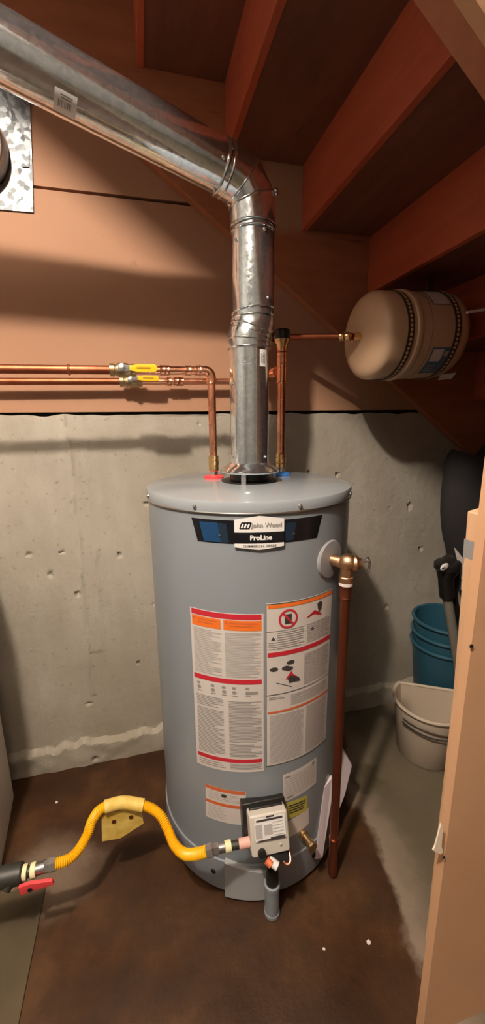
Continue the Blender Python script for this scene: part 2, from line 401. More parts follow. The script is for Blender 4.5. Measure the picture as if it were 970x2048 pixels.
# ---- curved print helpers
def patch(mb, th0, z0, th1, z1, r, n=None):       # rectangle in angle/height
    n = n or max(1, int(abs(th1-th0)/2.0)); 
    v = []; f = []
    for i in range(n+1):
        t = th0+(th1-th0)*i/n; v += [C(t, z0, r), C(t, z1, r)]
    for i in range(n): f.append((2*i, 2*i+2, 2*i+3, 2*i+1))
    mb.add(v, f)
class Lab:
    def __init__(s, tl, tr, bl, br, r=RT): s.c = (tl, tr, bl, br); s.r = r
    def uv(s, u, v):
        tl, tr, bl, br = s.c
        f = lambda k: (tl[k]*(1-u)+tr[k]*u)*(1-v)+(bl[k]*(1-u)+br[k]*u)*v
        return f(0), f(1)
    def p(s, u, v, lift): t, z = s.uv(u, v); return C(t, z, s.r+lift)
    def rect(s, mb, u0, v0, u1, v1, lift):
        t0 = s.uv(u0, v0)[0]; t1 = s.uv(u1, v0)[0]; n = max(1, int(abs(t1-t0)/2)); V = []; F = []
        for i in range(n+1):
            u = u0+(u1-u0)*i/n; V += [s.p(u, v0, lift), s.p(u, v1, lift)]
        for i in range(n): F.append((2*i, 2*i+1, 2*i+3, 2*i+2))
        mb.add(V, F); return mb
    def poly(s, mb, pts, lift): mb.add([s.p(u, v, lift) for u, v in pts], [tuple(range(len(pts)))]); return mb
    def lines(s, mb, u0, v0, u1, v1, n, lift=.0012, ragged=.25, h=.55, skip=.0):
        dv = (v1-v0)/n
        for i in range(n):
            if random.random() < skip: continue
            e = u1-(u1-u0)*(random.random()*ragged if random.random() < .45 else 0)
            s.rect(mb, u0, v0+dv*i, e, v0+dv*(i+h), lift)
    def ring(s, mb, u, v, ru, rv, w, lift, n=24):
        V = []; F = []
        for i in range(n):
            a = 2*math.pi*i/n; V += [s.p(u+ru*math.cos(a), v+rv*math.sin(a), lift), s.p(u+ru*(1-w)*math.cos(a), v+rv*(1-w)*math.sin(a), lift)]
        for i in range(n): j = (i+1) % n; F.append((2*i, 2*j, 2*j+1, 2*i+1))
        mb.add(V, F)
    def disc(s, mb, u, v, ru, rv, lift, n=14): s.poly(mb, [(u+ru*math.cos(2*math.pi*i/n), v+rv*math.sin(2*math.pi*i/n)) for i in range(n)], lift)
def sheet(lab, name, m, parent, label=None):
    mb = MB(); lab.rect(mb, 0, 0, 1, 1, .0006); o = mb.build(name, m, parent, True)
    if label: o['label'] = label
    return o
def stuff(mb, name, m, parent): o = mb.build(name, m, parent, True); o['kind'] = 'stuff'; return o
# left warning label
L = Lab((-135.8, .833), (-98.5, .832), (-135.4, .399), (-98.2, .410))
o = sheet(L, 'warning_label', M_white, wh, 'tall white left warning label with three red bands')
for v0, v1 in ((.004, .034), (.392, .421), (.911, .936)): L.rect(MB(), .025, v0, .975, v1, .0012).build('red_band', M_red, o)
for u0, u1 in ((.03, .445), (.485, .975)): L.rect(MB(), u0, .040, u1, .098, .0012).build('orange_heading', M_orange, o)
mb = MB()
L.disc(mb, .06, .055, .02, .008, .0018); L.disc(mb, .52, .055, .02, .008, .0018)
for u0, u1 in ((.12, .40), (.56, .93)):
    L.rect(mb, u0, .052, u1, .058, .0018); L.rect(mb, u0, .068, u1-.05, .074, .0018)
stuff(mb, 'heading_print', M_rust, o)
mb = MB()
L.lines(mb, .05, .112, .445, .383, 26, ragged=.5); L.lines(mb, .50, .112, .965, .383, 28, ragged=.35)
stuff(mb, 'fine_print', M_printl, o)
mb = MB()
for u in (.07, .28, .44, .58, .76):
    L.rect(mb, u, .440, u+.05, .455, .0012); L.disc(mb, u+.03, .474, .030, .011, .0012); L.rect(mb, u, .492, u+.07, .498, .0012)
L.rect(mb, .76, .466, .93, .484, .0013)
stuff(mb, 'pictogram_print', M_print, o)
mb = MB()
L.lines(mb, .05, .520, .455, .900, 38, ragged=.35, h=.45, skip=.08); L.lines(mb, .525, .530, .97, .900, 38, ragged=.35, h=.45, skip=.08)
L.lines(mb, .05, .948, .46, .99, 3, h=.4); L.lines(mb, .53, .945, .97, .985, 5, h=.45)
stuff(mb, 'instruction_print', M_print, o)
# right warning label
Rr = Lab((-97.4, .856), (-57.2, .855), (-97.0, .421), (-57.6, .424))
o = sheet(Rr, 'warning_label', M_white, wh, 'white right warning label with a prohibition symbol and hand picture')
Rr.rect(MB(), .02, .010, .985, .031, .0012).build('orange_heading', M_orange, o)
Rr.rect(MB(), .02, .283, .985, .309, .0012).build('red_band', M_red, o)
Rr.rect(MB(), .02, .643, .985, .657, .0012).build('orange_heading', M_rust, o)
mb = MB(); Rr.ring(mb, .28, .098, .125, .055, .2, .0016)
Rr.poly(mb, [(.19, .062), (.21, .055), (.37, .134), (.35, .141)], .0018); stuff(mb, 'prohibition_symbol', M_red, o)
mb = MB(); Rr.rect(mb, .235, .072, .325, .128, .0012)
Rr.poly(mb, [(.70, .052), (.76, .042), (.79, .058), (.77, .09), (.73, .105), (.71, .08)], .0018)
for u, v in ((.10, .385), (.255, .387), (.32, .358), (.30, .395)): Rr.disc(mb, u, v, .055, .013, .0012)
Rr.poly(mb, [(.28, .452), (.33, .438), (.44, .462), (.46, .485), (.30, .482)], .0018)
Rr.poly(mb, [(.13, .470), (.135, .466), (.34, .508), (.335, .512)], .0014)
Rr.poly(mb, [(.06, .212), (.12, .212), (.09, .192)], .0014); Rr.poly(mb, [(.60, .200), (.66, .200), (.63, .180)], .0014)
Rr.rect(mb, .0, .004, .985, .0075, .0014); Rr.rect(mb, 0, .537, .985, .5405, .0014); Rr.rect(mb, 0, .160, .50, .162, .0014)
Rr.rect(mb, .0, .004, .006, 1, .0014); Rr.rect(mb, 0, .994, .985, .997, .0014)
stuff(mb, 'picture_print', M_printd, o)
mb = MB(); Rr.poly(mb, [(.53, .118), (.66, .085), (.76, .112), (.79, .128)], .0014)
Rr.poly(mb, [(.25, .455), (.33, .410), (.36, .435), (.42, .455), (.31, .462)], .0015); stuff(mb, 'burst_print', M_red, o)
mb = MB()
Rr.lines(mb, .14, .172, .50, .275, 8, ragged=.2, h=.35); Rr.lines(mb, .03, .225, .14, .275, 4, h=.35)
Rr.lines(mb, .52, .330, .62, .40, 4, h=.4); Rr.lines(mb, .04, .555, .24, .575, 2, h=.4)
stuff(mb, 'instruction_print', M_print, o)
mb = MB(); Rr.lines(mb, .55, .155, .96, .272, 10, ragged=.2)
Rr.lines(mb, .52, .330, .96, .525, 16, ragged=.15); Rr.lines(mb, .33, .56, .95, .63, 6, ragged=.2)
Rr.lines(mb, .05, .67, .53, .985, 30, ragged=.12); Rr.lines(mb, .57, .67, .96, .985, 30, ragged=.12)
stuff(mb, 'fine_print', M_printl, o)
# small labels
A = Lab((-130.4, .3465), (-107.6, .3495), (-131, .241), (-108.8, .2435))
o = sheet(A, 'rating_label', M_white, wh, 'small white left label with two rust red stripes')
A.rect(MB(), 0, .0, .99, .10, .0012).build('red_band', M_rust, o); A.rect(MB(), 0, .43, .99, .52, .0012).build('red_band', M_rust, o)
mb = MB(); A.lines(mb, .06, .15, .94, .40, 5, ragged=.3, h=.35); A.lines(mb, .06, .57, .55, .95, 8, h=.35); stuff(mb, 'fine_print', M_printl, o)
mb = MB(); A.disc(mb, .48, .20, .07, .05, .0016); stuff(mb, 'hazard_print', M_printd, o)
A = Lab((-87.9, .387), (-65.7, .393), (-87.4, .302), (-65.1, .309))
o = sheet(A, 'data_label', M_white, wh, 'plain white data label above the control')
mb = MB(); A.lines(mb, .05, .15, .95, .92, 9, ragged=.4, h=.3); stuff(mb, 'fine_print', M_printl, o)
mb = MB(); A.disc(mb, .88, .12, .05, .07, .0014); A.rect(mb, .06, .10, .2, .15, .0014); A.rect(mb, .1, .86, .26, .92, .0014); stuff(mb, 'stamp_print', M_print, o)
A = Lab((-85.9, .298), (-72.2, .291), (-84.5, .244), (-71.6, .240))
o = sheet(A, 'energy_label', mat('yellow_label', (.50, .43, .07), .5), wh, 'small yellow label behind the control')
mb = MB(); A.lines(mb, .1, .2, .9, .8, 4, h=.5); stuff(mb, 'fine_print', M_printd, o)
A = Lab((-84.8, .236), (-70.5, .245), (-84, .18), (-70, .19)); sheet(A, 'faint_label', M_white, wh, 'plain pale label under the yellow one')
# name plate
Bn = Lab((-132.7, 1.0475), (-67.6, 1.0455), (-129.6, .9955), (-70.8, .9945))
o = sheet(Bn, 'name_band', M_badge, wh, 'black and blue swoosh band under the lid')
Bn.rect(MB(), .06, .12, .20, .95, .0012).build('blue_panel', M_blue, o)
Bn.rect(MB(), .20, .13, .265, .96, .0012).build('navy_panel', M_navy, o)
Bn.rect(MB(), .67, .15, .77, .92, .0012).build('navy_panel', M_navy, o)
for th in (-118.5, -84.0): MB().lathe([(.004, 0), (.003, .002), (.001, .003)], C(th, 1.012), C(th, 0, 1)-C(th, 0, 0), 12).build('rivet', M_iron, o)
def shield(mb, rows, lift, lift0=0):
    n = 12; V = []; F = []
    for i in range(n+1):
        t = -111.5+22.2*i/n; q = 1-abs(2*i/n-1)
        z1, z0 = rows(q); V += [C(t, z1, RT+lift), C(t, z0, RT+lift)]
    for i in range(n): F.append((2*i, 2*i+1, 2*i+3, 2*i+2))
    e = [C(-111.5, rows(0)[0], RT+lift0), C(-111.5, rows(0)[1], RT+lift0), C(-111.5, rows(0)[1], RT+lift), C(-111.5, rows(0)[0], RT+lift)]
    mb.add(V, F); mb.add(e, [(0, 1, 2, 3)]); return mb
sh = shield(MB(), lambda q: (1.0505+.008*q, .9895-.006*q), .006).build('shield', M_bwhite, wh); sh['label'] = 'white shield-shaped name plate'
shield(MB(), lambda q: (1.0225, .9985), .0066, .006).build('black_bar', M_badge, sh)
def ctext(body, th, z, size, m, name, lift=.0072, parent=sh, **kw):
    v, f = text_mesh(body, size, **kw); r = RT+lift
    return MB().add([C(th+math.degrees(p.x/r), z+p.y, r) for p in v], f).build(name, m, parent, False)
ctext('John Wood', -97.2, 1.0375, .0140, M_print, 'lettering', bold=.0002)
ctext('ProLine', -99.8, 1.0105, .0150, M_bwhite, 'lettering', bold=.0007)
ctext('COMMERCIAL GRADE', -100.3, .9922, .0066, M_printd, 'lettering', bold=.0001, space=1.15)
# logo: rounded slanted box with three slashes
def slant(mb, c, wd, hh, lift):
    th, z = c; r = RT+lift; pts = []
    for sx, sy, a0 in ((1, 1, 0), (-1, 1, 90), (-1, -1, 180), (1, -1, 270)):
        for a in (0, 30, 60, 90):
            q = math.radians(a0+a); x = sx*(wd/2-.002)+.002*math.cos(q); y = sy*(hh/2-.002)+.002*math.sin(q); pts.append((x+.35*y, y))
    mb.add([C(th+math.degrees(x/r), z+y, r) for x, y in pts], [tuple(range(len(pts)))]); return mb
lg = slant(MB(), (-106.6, 1.0375), .0220, .0145, .0069).build('logo', M_badge, sh, False)
mb = MB()
for dx in (-.0062, 0, .0062): slant(mb, (-106.6+math.degrees(dx/RT), 1.0375-.0006), .0040, .0100, .0074)
mb.build('logo_slash', M_bwhite, lg, False)
# disc round the relief valve port
n_t = (C(-60.2, 0, 1)-C(-60.2, 0, 0))
MB().lathe([(.047, -.012), (.047, .004), (.044, .0075), (.018, .010)], C(-60.2, .932, RT-.004), n_t, 40).build('escutcheon', M_gasket, wh)
# ports, flue collar
for px, pm, nm in ((428, M_redp, 'hot_port_ring'), (563, M_bluep, 'cold_port_ring')):
    pp = (.2075, 1.16) if px == 428 else (.4165, 1.16)
    ph = MB().lathe([(.030, 0), (.030, .004), (.024, .008), (.014, .010)], (*pp, TOP+.0015), seg=32).build(nm, pm, wh); ph['label'] = 'red plastic port ring' if px == 428 else 'blue plastic port ring'
MB().lathe([(.078, 0), (.078, .004), (.052, .006), (.050, .03), (.046, .03), (.046, .0)], (TX+.006, TY+.012, TOP+.002), seg=40, cap=(False, False)).build('flue_collar', M_black, wh)
# access panel on the skirt
mb = MB()
ths = [-119.5+i*(27/14) for i in range(15)]
rs = []
for t in ths:
    zt = .128-.030*(t+119.5)/27; zb = .012
    rs.append([C(t, zb, RT+.004), C(t, zb, RT+.014), C(t, zt-.004, RT+.013), C(t, zt, RT+.008), C(t, zt, RT+.001)])
mb.rings(rs); mb.build('access_panel', mat('access_panel_paint', (.35, .355, .36), .35), wh)
for th in (-127, -66.0):
    MB().lathe([(.008, 0), (.007, .002)], C(th, .070, RT+.004), C(th, 0, 1)-C(th, 0, 0), 10).build('slot', M_dark, wh)
# gas control
FA = math.radians(-93)
fx = Vector((math.cos(FA), math.sin(FA), 0)); fs = Vector((-fx.y, fx.x, 0)); fz = Vector((0, 0, 1))
ti = math.radians(20); fz = Vector((0, 0, 1))*math.cos(ti)-fx*math.sin(ti); fx = fx*math.cos(ti)+Vector((0, 0, 1))*math.sin(ti)
VC = atY(541, 1671, .712)-fx*.016
def vloc(a, b, c): return VC + fs*a + fx*c + fz*b
rotv = Matrix((fs, fx, fz)).transposed()
gv = MB().box(vloc(0, 0, -.012), (.094, .048, .092), rotv).build('gas_control', M_valvebox, wh, True, .008); gv['label'] = 'beige gas control box with a knob'
MB().box(vloc(-.003, .006, -.046), (.108, .044, .100), rotv).build('control_bracket', M_black, wh, True, .004)
MB().box(vloc(0, .046, -.022), (.084, .022, .008), rotv).build('control_cap', M_black, gv, True, .004)
MB().box(vloc(.001, .016, .0158), (.074, .001, .050), rotv).build('face_label', M_bwhite, gv, False)
mb = MB(); mb.box(vloc(.0, .036, .0166), (.064, .001, .004), rotv); mb.box(vloc(.018, -.0065, .0166), (.036, .001, .006), rotv); mb.box(vloc(-.015, -.0075, .0166), (.03, .001, .002), rotv)
mb.box(vloc(.002, .042, .0166), (.02, .001, .003), rotv)
stuff(mb, 'face_print', M_printd, gv)
mb = MB(); mb.box(vloc(-.027, .013, .0166), (.016, .001, .030), rotv); mb.box(vloc(-.004, .014, .0166), (.02, .001, .022), rotv)
for i in range(5): mb.box(vloc(.020, .028-.007*i, .0166), (.026, .001, .0018), rotv)
stuff(mb, 'fine_print', M_printl, gv)
MB().lathe([(.010, 0), (.010, .004), (.0085, .008), (.0, .008)], vloc(-.024, -.033, .0155), fx, 20).build('knob', M_black, gv)
MB().lathe([(.003, 0), (.003, .002)], vloc(.022, -.022, .0155), fx, 10).build('indicator', M_white, gv)
MB().box(vloc(.018, -.060, -.012), (.05, .03, .03), rotv).build('control_base', M_dark, gv, True, .004)
MB().tube([vloc(-.006, -.060, .002), vloc(.012, -.072, .012)], .010, 12).build('igniter_button', M_bwhite, gv)
MB().tube([vloc(-.012, -.058, .004), vloc(-.002, -.066, .012)], .009, 12).build('igniter_collar', M_rust, gv)
# burner tube loop, drip leg
LX, LY = .2555, .745
MB().lathe([(.017, .0), (.0205, .003), (.0205, .012), (.019, .014), (.019, .088), (.021, .090), (.021, .103), (.016, .105)], (LX, LY, 0), seg=28).build('drip_leg', M_enamel, wh)
MB().lathe([(.0165, .100), (.0165, .135), (.012, .15)], (LX, LY, 0), seg=20).build('drip_leg_socket', M_black, wh)
cp = [vloc(.02, -.058, -.01), vloc(.034, -.075, .004), vloc(.046, -.070, .004), vloc(.048, -.045, -.02), vloc(.046, -.03, -.04)]
MB().tube(bez(cp, 6), .0035, 10).build('pilot_tube', M_copper, wh)
# brass drain valve right of the control
dv = C(-74.6, .150)
nd = (C(-74.6, 0, 1)-C(-74.6, 0, 0)); dsd = Vector((-nd.y, nd.x, 0))
o = MB().lathe([(.010, -.004), (.013, .0), (.013, .009), (.0095, .011), (.0095, .026), (.012, .028), (.012, .036), (.008, .040)], dv+Vector((0, 0, .022)), nd, 18).build('drain_valve', M_brass, wh)
MB().tube([dv+nd*.026+Vector((0, 0, .022)), dv+nd*.032+dsd*.006+Vector((0, 0, -.004))], [.009, .008], 14).build('spout', M_brass, o)
MB().lathe([(.014, 0), (.014, .005)], dv+nd*.040+Vector((0, 0, .022)), nd, 8).build('drain_handle', M_brassd, o)

# ------------------------------------------------------------------ vent duct
vd = thing('vent_duct', (TX, TY, TOP), 'shiny galvanized vent duct rising from the heater and slanting up left', 'duct')
A0 = Vector((TX+.004, TY, 0)); RD = .0515
hoodz = TOP+.030
MB().lathe([(.079, hoodz), (.080, hoodz+.003), (.075, hoodz+.010), (.060, hoodz+.019), (.052, hoodz+.026), (.052, hoodz+.034), (.046, hoodz+.03), (.07, hoodz+.004)], (A0.x, A0.y, 0), seg=48, cap=(False, False)).build('draft_hood', M_duct, vd)
for a in (-118, 2, 122):
    q = math.radians(a); p = Vector((A0.x+.072*math.cos(q), A0.y+.072*math.sin(q), TOP+.003)); R_ = Matrix.Rotation(q, 3, 'Z')
    MB().box(p+Vector((0, 0, .017)), (.003, .013, .036), R_).build('hood_leg', M_steel, vd, True, .001)
Zk0, Zk1 = 1.445, 1.50
p0 = Vector((A0.x, A0.y, hoodz+.024)); p1 = Vector((A0.x, A0.y, Zk0)); p2 = Vector((.3015, 1.058, Zk1)); p3 = Vector((.3025, 1.059, 1.735))
MB().tube([p0, p1], RD, 56, (False, False)).build('pipe_section', M_duct, vd)
pm = (p1+p2)/2
MB().tube([p1-Vector((0, 0, .012)), p1+Vector((.0, 0, .012)), pm, p2-Vector((0, 0, .006)), p2+Vector((0, 0, .006))], RD+.0022, 56, (False, False)).build('adjustable_collar', M_duct, vd)
MB().tube([p2-Vector((0, 0, .004)), p3], [RD+.001, RD+.0008], 56, (False, False)).build('pipe_section', M_duct, vd)
dvec = Vector((-.5, -.12, .0967)).normalized()
Cn = Vector((.3022, 1.0563, 1.8005))
g0 = Cn-Vector((0, 0, .068)); g3_ = Cn+dvec*.062
g1 = Cn-Vector((0, 0, .036))+dvec*.004; g2 = Cn+dvec*.030+Vector((0, 0, -.006))
for nm, a in (('elbow_gore', [g0-Vector((0, 0, .02)), g0, g1]), ('elbow_gore', [g0*.0+g1, g2]), ('elbow_gore', [g2, g3_, g3_+dvec*.012])):
    pass
path = [g0-Vector((0, 0, .022)), g1, g2, g3_+dvec*.02]
# one elbow with mitred gores, each its own piece
tmp = MB(); tmp.tube(path, RD+.003, 56, (False, False)); nn = 56
for i in range(3):
    q = MB(); q.rings([tmp.v[i*nn:(i+1)*nn], tmp.v[(i+1)*nn:(i+2)*nn]], (False, False)); q.build('elbow_gore', M_duct, vd)
for i in (1, 2):
    ring = tmp.v[i*nn:(i+1)*nn]; cc = sum(ring, Vector())/nn; ring = [cc+(p-cc)*1.012 for p in ring]
    MB().tube(ring+[ring[0]], .0022, 8, (False, False), False).build('bead', M_duct, vd)
def bead(c, ax, R, r=.0022): MB().torus(c, ax, R, r, 56, 8).build('bead', M_duct, vd)
bead(path[0], (0, 0, 1), RD+.003); bead(path[0]-Vector((0, 0, .012)), (0, 0, 1), RD+.002)
bead(g3_+dvec*.012, dvec, RD+.0035, .0026); bead(g3_+dvec*.026, dvec, RD+.003, .0024)
for z, t in ((Zk0-.012, (0, 0, 1)), (Zk0+.004, (.12, 0, 1)), (Zk0+.022, (.35, -.05, 1)), (Zk0+.034, (.35, -.05, 1)), (Zk1+.008, (-.06, .0, 1)), (Zk1+.022, (-.10, .05, 1))):
    f = min(1, max(0, (z-Zk0)/(Zk1-Zk0))); bead(p1.lerp(p2, f)*1+Vector((0, 0, z-(p1.lerp(p2, f)).z)), t, RD+.0025, .002)
e0 = g3_; e1 = Cn+dvec*1.15
MB().tube([e0, e1], [RD+.0005, RD*1.055], 64, (False, False)).build('pipe_section', M_duct, vd)
# seam, screws
def around(c, ax, a, R):      # point on pipe surface; a measured from the side facing the camera
    ax = Vector(ax).normalized(); v = (EYE-c); v = (v-ax*v.dot(ax)).normalized(); s_ = ax.cross(v)
    return v*math.cos(a)+s_*math.sin(a), c
def screw(c, ax, a, R, s=.005):
    n, c = around(c, ax, a, R); MB().lathe([(s, -.003), (s, .001), (s*.7, .004), (.0005, .005)], c+n*R, n, 12).build('screw', M_steel, vd)
up = Vector((0, 0, 1))
screw(Cn+dvec*.10, dvec, .35, RD+.001); screw(Cn+dvec*.095, dvec, -.9, RD+.001, .004); screw(Cn+dvec*.085, dvec, .85, RD+.001)
screw(Vector((.3025, 1.059, 1.690)), up, .55, RD+.001); screw(Vector((.3025, 1.059, 1.672)), up, -.85, RD+.001, .004)
screw(Vector((.3018, 1.059, 1.545)), up, .75, RD+.001, .004); screw(Vector((.302, 1.059, 1.78)), up, 1.35, RD+.006, .009)
screw(Vector((A0.x, A0.y, 1.345)), up, -1.0, RD); screw(Vector((A0.x, A0.y, 1.16)), up, -.9, RD, .004); screw(Vector((A0.x, A0.y, 1.16)), up, .9, RD, .004)
def dot(px, a): pass
def psticker(c, ax, a0, a1, h0, h1, R, name, label):
    ax = Vector(ax).normalized(); v = (EYE-c); v = (v-ax*v.dot(ax)).normalized(); s_ = ax.cross(v)
    P_ = lambda a, h, l: c+ax*h+(v*math.cos(a)+s_*math.sin(a))*(R+l)
    def rect(mb, u0, w0, u1, w1, l):
        n = 6; V = []; F = []
        for i in range(n+1):
            a = a0+(a1-a0)*(u0+(u1-u0)*i/n); V += [P_(a, h0+(h1-h0)*w0, l), P_(a, h0+(h1-h0)*w1, l)]
        for i in range(n): F.append((2*i, 2*i+1, 2*i+3, 2*i+2))
        mb.add(V, F)
    mb = MB(); rect(mb, 0, 0, 1, 1, .0008); o = mb.build(name, M_bwhite, vd); o['label'] = label
    mb = MB()
    for i in range(9): rect(mb, .35, .18+.07*i, .65, .18+.07*i+random.choice((.02, .04)), .0014)
    rect(mb, .12, .25, .18, .8, .0014); rect(mb, .22, .3, .27, .75, .0014)
    stuff(mb, 'barcode_print', M_print, o); return o
# sticker on the slanted run (px 100-148, 185-245) and on the riser (px 515-532, 690-725)
psticker(Cn+dvec*.408, dvec, -.22, -.98, .020, -.018, RD*1.026, 'sticker', 'white price sticker on the slanted pipe')
psticker(Vector((A0.x, A0.y, 1.405)), up, .55, 1.0, .02, -.02, RD, 'sticker', 'white barcode sticker on the upright pipe')
mb = MB()
for i in range(16):
    a = -.35+random.random()*.5; n, c = around(Vector((A0.x, A0.y, 1.385+random.random()*.025)), up, a, RD); mb.ball(c+n*RD, .0022, 8, (1.6, 1, .6))
stuff(mb, 'embossed_mark', M_duct, vd)

# ------------------------------------------------------------------ copper piping
YP = 1.16; RP = .0112
def sleeve(mb, c, ax, L_, r=RP): 
    ax = Vector(ax).normalized(); c = Vector(c)
    mb.lathe([(r, -L_/2-.001), (r+.0032, -L_/2), (r+.0022, -L_/2+.003), (r+.0022, L_/2-.003), (r+.0032, L_/2), (r, L_/2+.001)], c, ax, 24, (False, False))
def elbow(mb, c, a, b, r=RP, R=.02):
    a = Vector(a).normalized(); b = Vector(b).normalized(); c = Vector(c); pts = []
    p0_ = c+a*R; p1_ = c+b*R
    for i in range(9):
        t = i/8; pts.append(p0_*(1-t)**2+c*2*t*(1-t)+p1_*t*t)
    mb.tube([c+a*(R+.012)]+pts+[c+b*(R+.012)], r+.0018, 20)
    sleeve(mb, c+a*(R+.012), a, .004, r+.0012); sleeve(mb, c+b*(R+.012), b, .004, r+.0012)
def ball_valve(parent, c, hl, col_body, tilt=0):
    c = Vector(c); X = Vector((1, 0, 0))
    o = MB().lathe([(.013, -.034), (.0165, -.033), (.0165, -.022), (.0135, -.020), (.0175, -.012), (.0185, 0), (.0175, .012), (.0135, .020), (.0165, .022), (.0165, .033), (.013, .034)], c, X, 24).build('ball_valve', col_body, parent)
    MB().lathe([(.008, .010), (.008, .024), (.010, .025), (.010, .030), (.005, .032)], c, (0, -1, .15), 14).build('valve_stem', M_steel, o)
    return o
hp = thing('hot_water_pipe', (.2075, YP, TOP), 'front copper pipe with yellow valve handle feeding the red port', 'pipe')
zh = atY(422, 742, YP).z; zl = atY(0, 738, YP).z
sl = (zh-zl)/(.2075-atY(0, 738, YP).x)
hz = lambda x: zh+sl*(x-.2075)
vx = atY(246, 742, YP).x
MB().tube([(-.75, YP, hz(-.75)), (vx-.03, YP, hz(vx-.03))], RP, 20).build('pipe_run', M_copold, hp)
MB().tube([(vx+.03, YP, hz(vx+.03)), (.2075-.03, YP, zh)], RP, 20).build('pipe_run', M_copper, hp)
MB().tube([(.2075, YP, zh-.03), (.2075, YP, TOP+.05)], RP, 20).build('riser_pipe', M_copper, hp)
mb = MB(); elbow(mb, (.2075, YP, zh), (-1, 0, 0), (0, 0, -1)); mb.build('elbow', M_copper, hp)
for px in (325, 333, 376, 396):
    xx = atY(px, 742, YP).x; mb = MB(); sleeve(mb, (xx, YP, hz(xx)), (1, 0, 0), .014); mb.build('coupling', M_copper, hp)
xx = atY(138, 740, YP).x; mb = MB(); sleeve(mb, (xx, YP, hz(xx)), (1, 0, 0), .004); mb.build('coupling', M_copold, hp)
bv = ball_valve(hp, (vx, YP, hz(vx)), .07, M_brassd)
def lever(c, L_, h, parent):
    c = Vector(c); pts = []
    for x_, z_ in ((0, -.6), (.02, -1), (L_-.006, -.9), (L_, -.5), (L_, .6), (L_-.006, 1), (.02, 1), (0, .6)): pts.append(c+Vector((x_, 0, z_*h/2)))
    o = MB().prism(pts, (0, -.007, 0)).build('handle', M_yelvin, parent, True, .0015); o['label'] = 'yellow vinyl lever handle'
    MB().box(c+Vector((L_*.5, -.0076, .001)), (L_*.5, .0008, h*.22)).build('handle_print', mat('handle_mark', (.45, .22, .0), .5), o, False)
    MB().box(c+Vector((-.012, -.003, 0)), (.034, .003, h*.8)).build('handle_shank', M_steel, parent, True, .001)
lever((vx+.018, YP-.026, hz(vx)+.002), atY(315, 742, YP-.03).x-vx-.018, .0195, bv)
mb = MB().lathe([(.0125, .0), (.0145, .002), (.0145, .014), (.0125, .016), (.0155, .018), (.0155, .030), (.0125, .032), (.0145, .034), (.0145, .044), (.0118, .046)], (.2075, YP, TOP+.022), seg=6*4); mb.build('union', M_brass, hp)
MB().lathe([(.0115, .0), (.0115, .022)], (.2075, YP, TOP+.004), seg=20).build('nipple', M_solder, hp)

YC = 1.338
cpn = thing('cold_water_pipe', (.4165, YP, TOP), 'rear copper pipe with yellow valve handle feeding the blue port', 'pipe')
ca, cb = atY(0, 763, YC), atY(420, 763, YC); sc_ = (cb.z-ca.z)/(cb.x-ca.x); cz = lambda x: ca.z+sc_*(x-ca.x)
vx2 = atY(262, 763, YC-.01).x; xt = atY(533, 752, YC).x
MB().tube([(-.75, YC, cz(-.75)), (vx2-.02, YC, cz(vx2))], RP-.001, 20).build('pipe_run', M_copold, cpn)
MB().tube([(vx2+.03, YC, cz(vx2+.03)), (xt, YC, cz(xt))], RP-.001, 20).build('pipe_run', M_copper, cpn)
for px in (338, 352, 362):
    xx = atY(px, 763, YC).x; mb = MB(); sleeve(mb, (xx, YC, cz(xx)), (1, 0, 0), .014); mb.build('coupling', M_copper, cpn)
bv2 = ball_valve(cpn, (vx2, YC, cz(vx2)), .07, M_brassd)
lever((vx2+.020, YC-.026, cz(vx2)+.007), atY(318, 758, YC-.03).x-vx2-.02, .017, bv2)
RX = .4165
zc_tee = atY(566, 745, YP).z; zcap = atY(570, 672, YP).z
MB().tube([(RX, YP, TOP+.05), (RX, YP, zcap-.02)], RP, 20).build('riser_pipe', M_copper, cpn)
mb = MB(); sleeve(mb, (RX, YP, zc_tee), up, .055, RP+.0005); sleeve(mb, (RX, YP, zc_tee-.028), up, .004, RP+.0015); sleeve(mb, (RX, YP, zc_tee+.03), up, .03, RP+.0003)
mb.build('tee', M_copper, cpn)
ex_ = RX-.010
mb = MB(); mb.tube([(ex_, YP+.012, zc_tee+.004), (ex_, YP+.05, zc_tee+.004)], RP+.003, 20); mb.build('branch_socket', M_copper, cpn)
pts = bez([(ex_, YP+.04, zc_tee+.004), (ex_-.002, YC-.03, zc_tee+.004), (ex_-.02, YC-.004, zc_tee), (xt+.01, YC, cz(xt))], 6)
MB().tube(pts, RP-.001, 18).build('branch_pipe', M_copper, cpn)
for dz_ in (-.038, -.052):
    mb = MB(); sleeve(mb, (RX, YP, zcap+dz_), up, .012); mb.build('coupling', M_copper, cpn)
MB().lathe([(.011, -.036), (.015, -.030), (.015, -.024), (.020, -.016), (.022, -.010), (.012, -.006)], (RX, YP, zcap), seg=20).build('breaker_body', M_brass, cpn)
MB().lathe([(.021, -.010), (.0235, -.006), (.0235, .012), (.021, .016), (.0, .016)], (RX, YP, zcap), seg=32).build('breaker_cap', M_black, cpn)
MB().lathe([(.0125, .0), (.0145, .002), (.0145, .014), (.0125, .016), (.0155, .018), (.0155, .030), (.0125, .032), (.0145, .034), (.0145, .044), (.0118, .046)], (RX, YP, TOP+.022), seg=24).build('union', M_brass, cpn)
MB().lathe([(.0115, .0), (.0115, .022)], (RX, YP, TOP+.004), seg=20).build('nipple', M_solder, cpn)
YE = 1.13                      # expansion tank axis
zx = atY(533, 672, YC-.02).z
tip = atY(705, 673, YE)
MB().tube([(xt, YC, cz(xt)-.0), (xt, YC, zx-.02)], .0095, 16).build('riser_pipe', M_copold, cpn)
mb = MB(); elbow(mb, (xt, YC, zx), (0, 0, -1), (tip-Vector((xt, YC, zx))), .0095, .014); mb.build('elbow', M_copold, cpn)
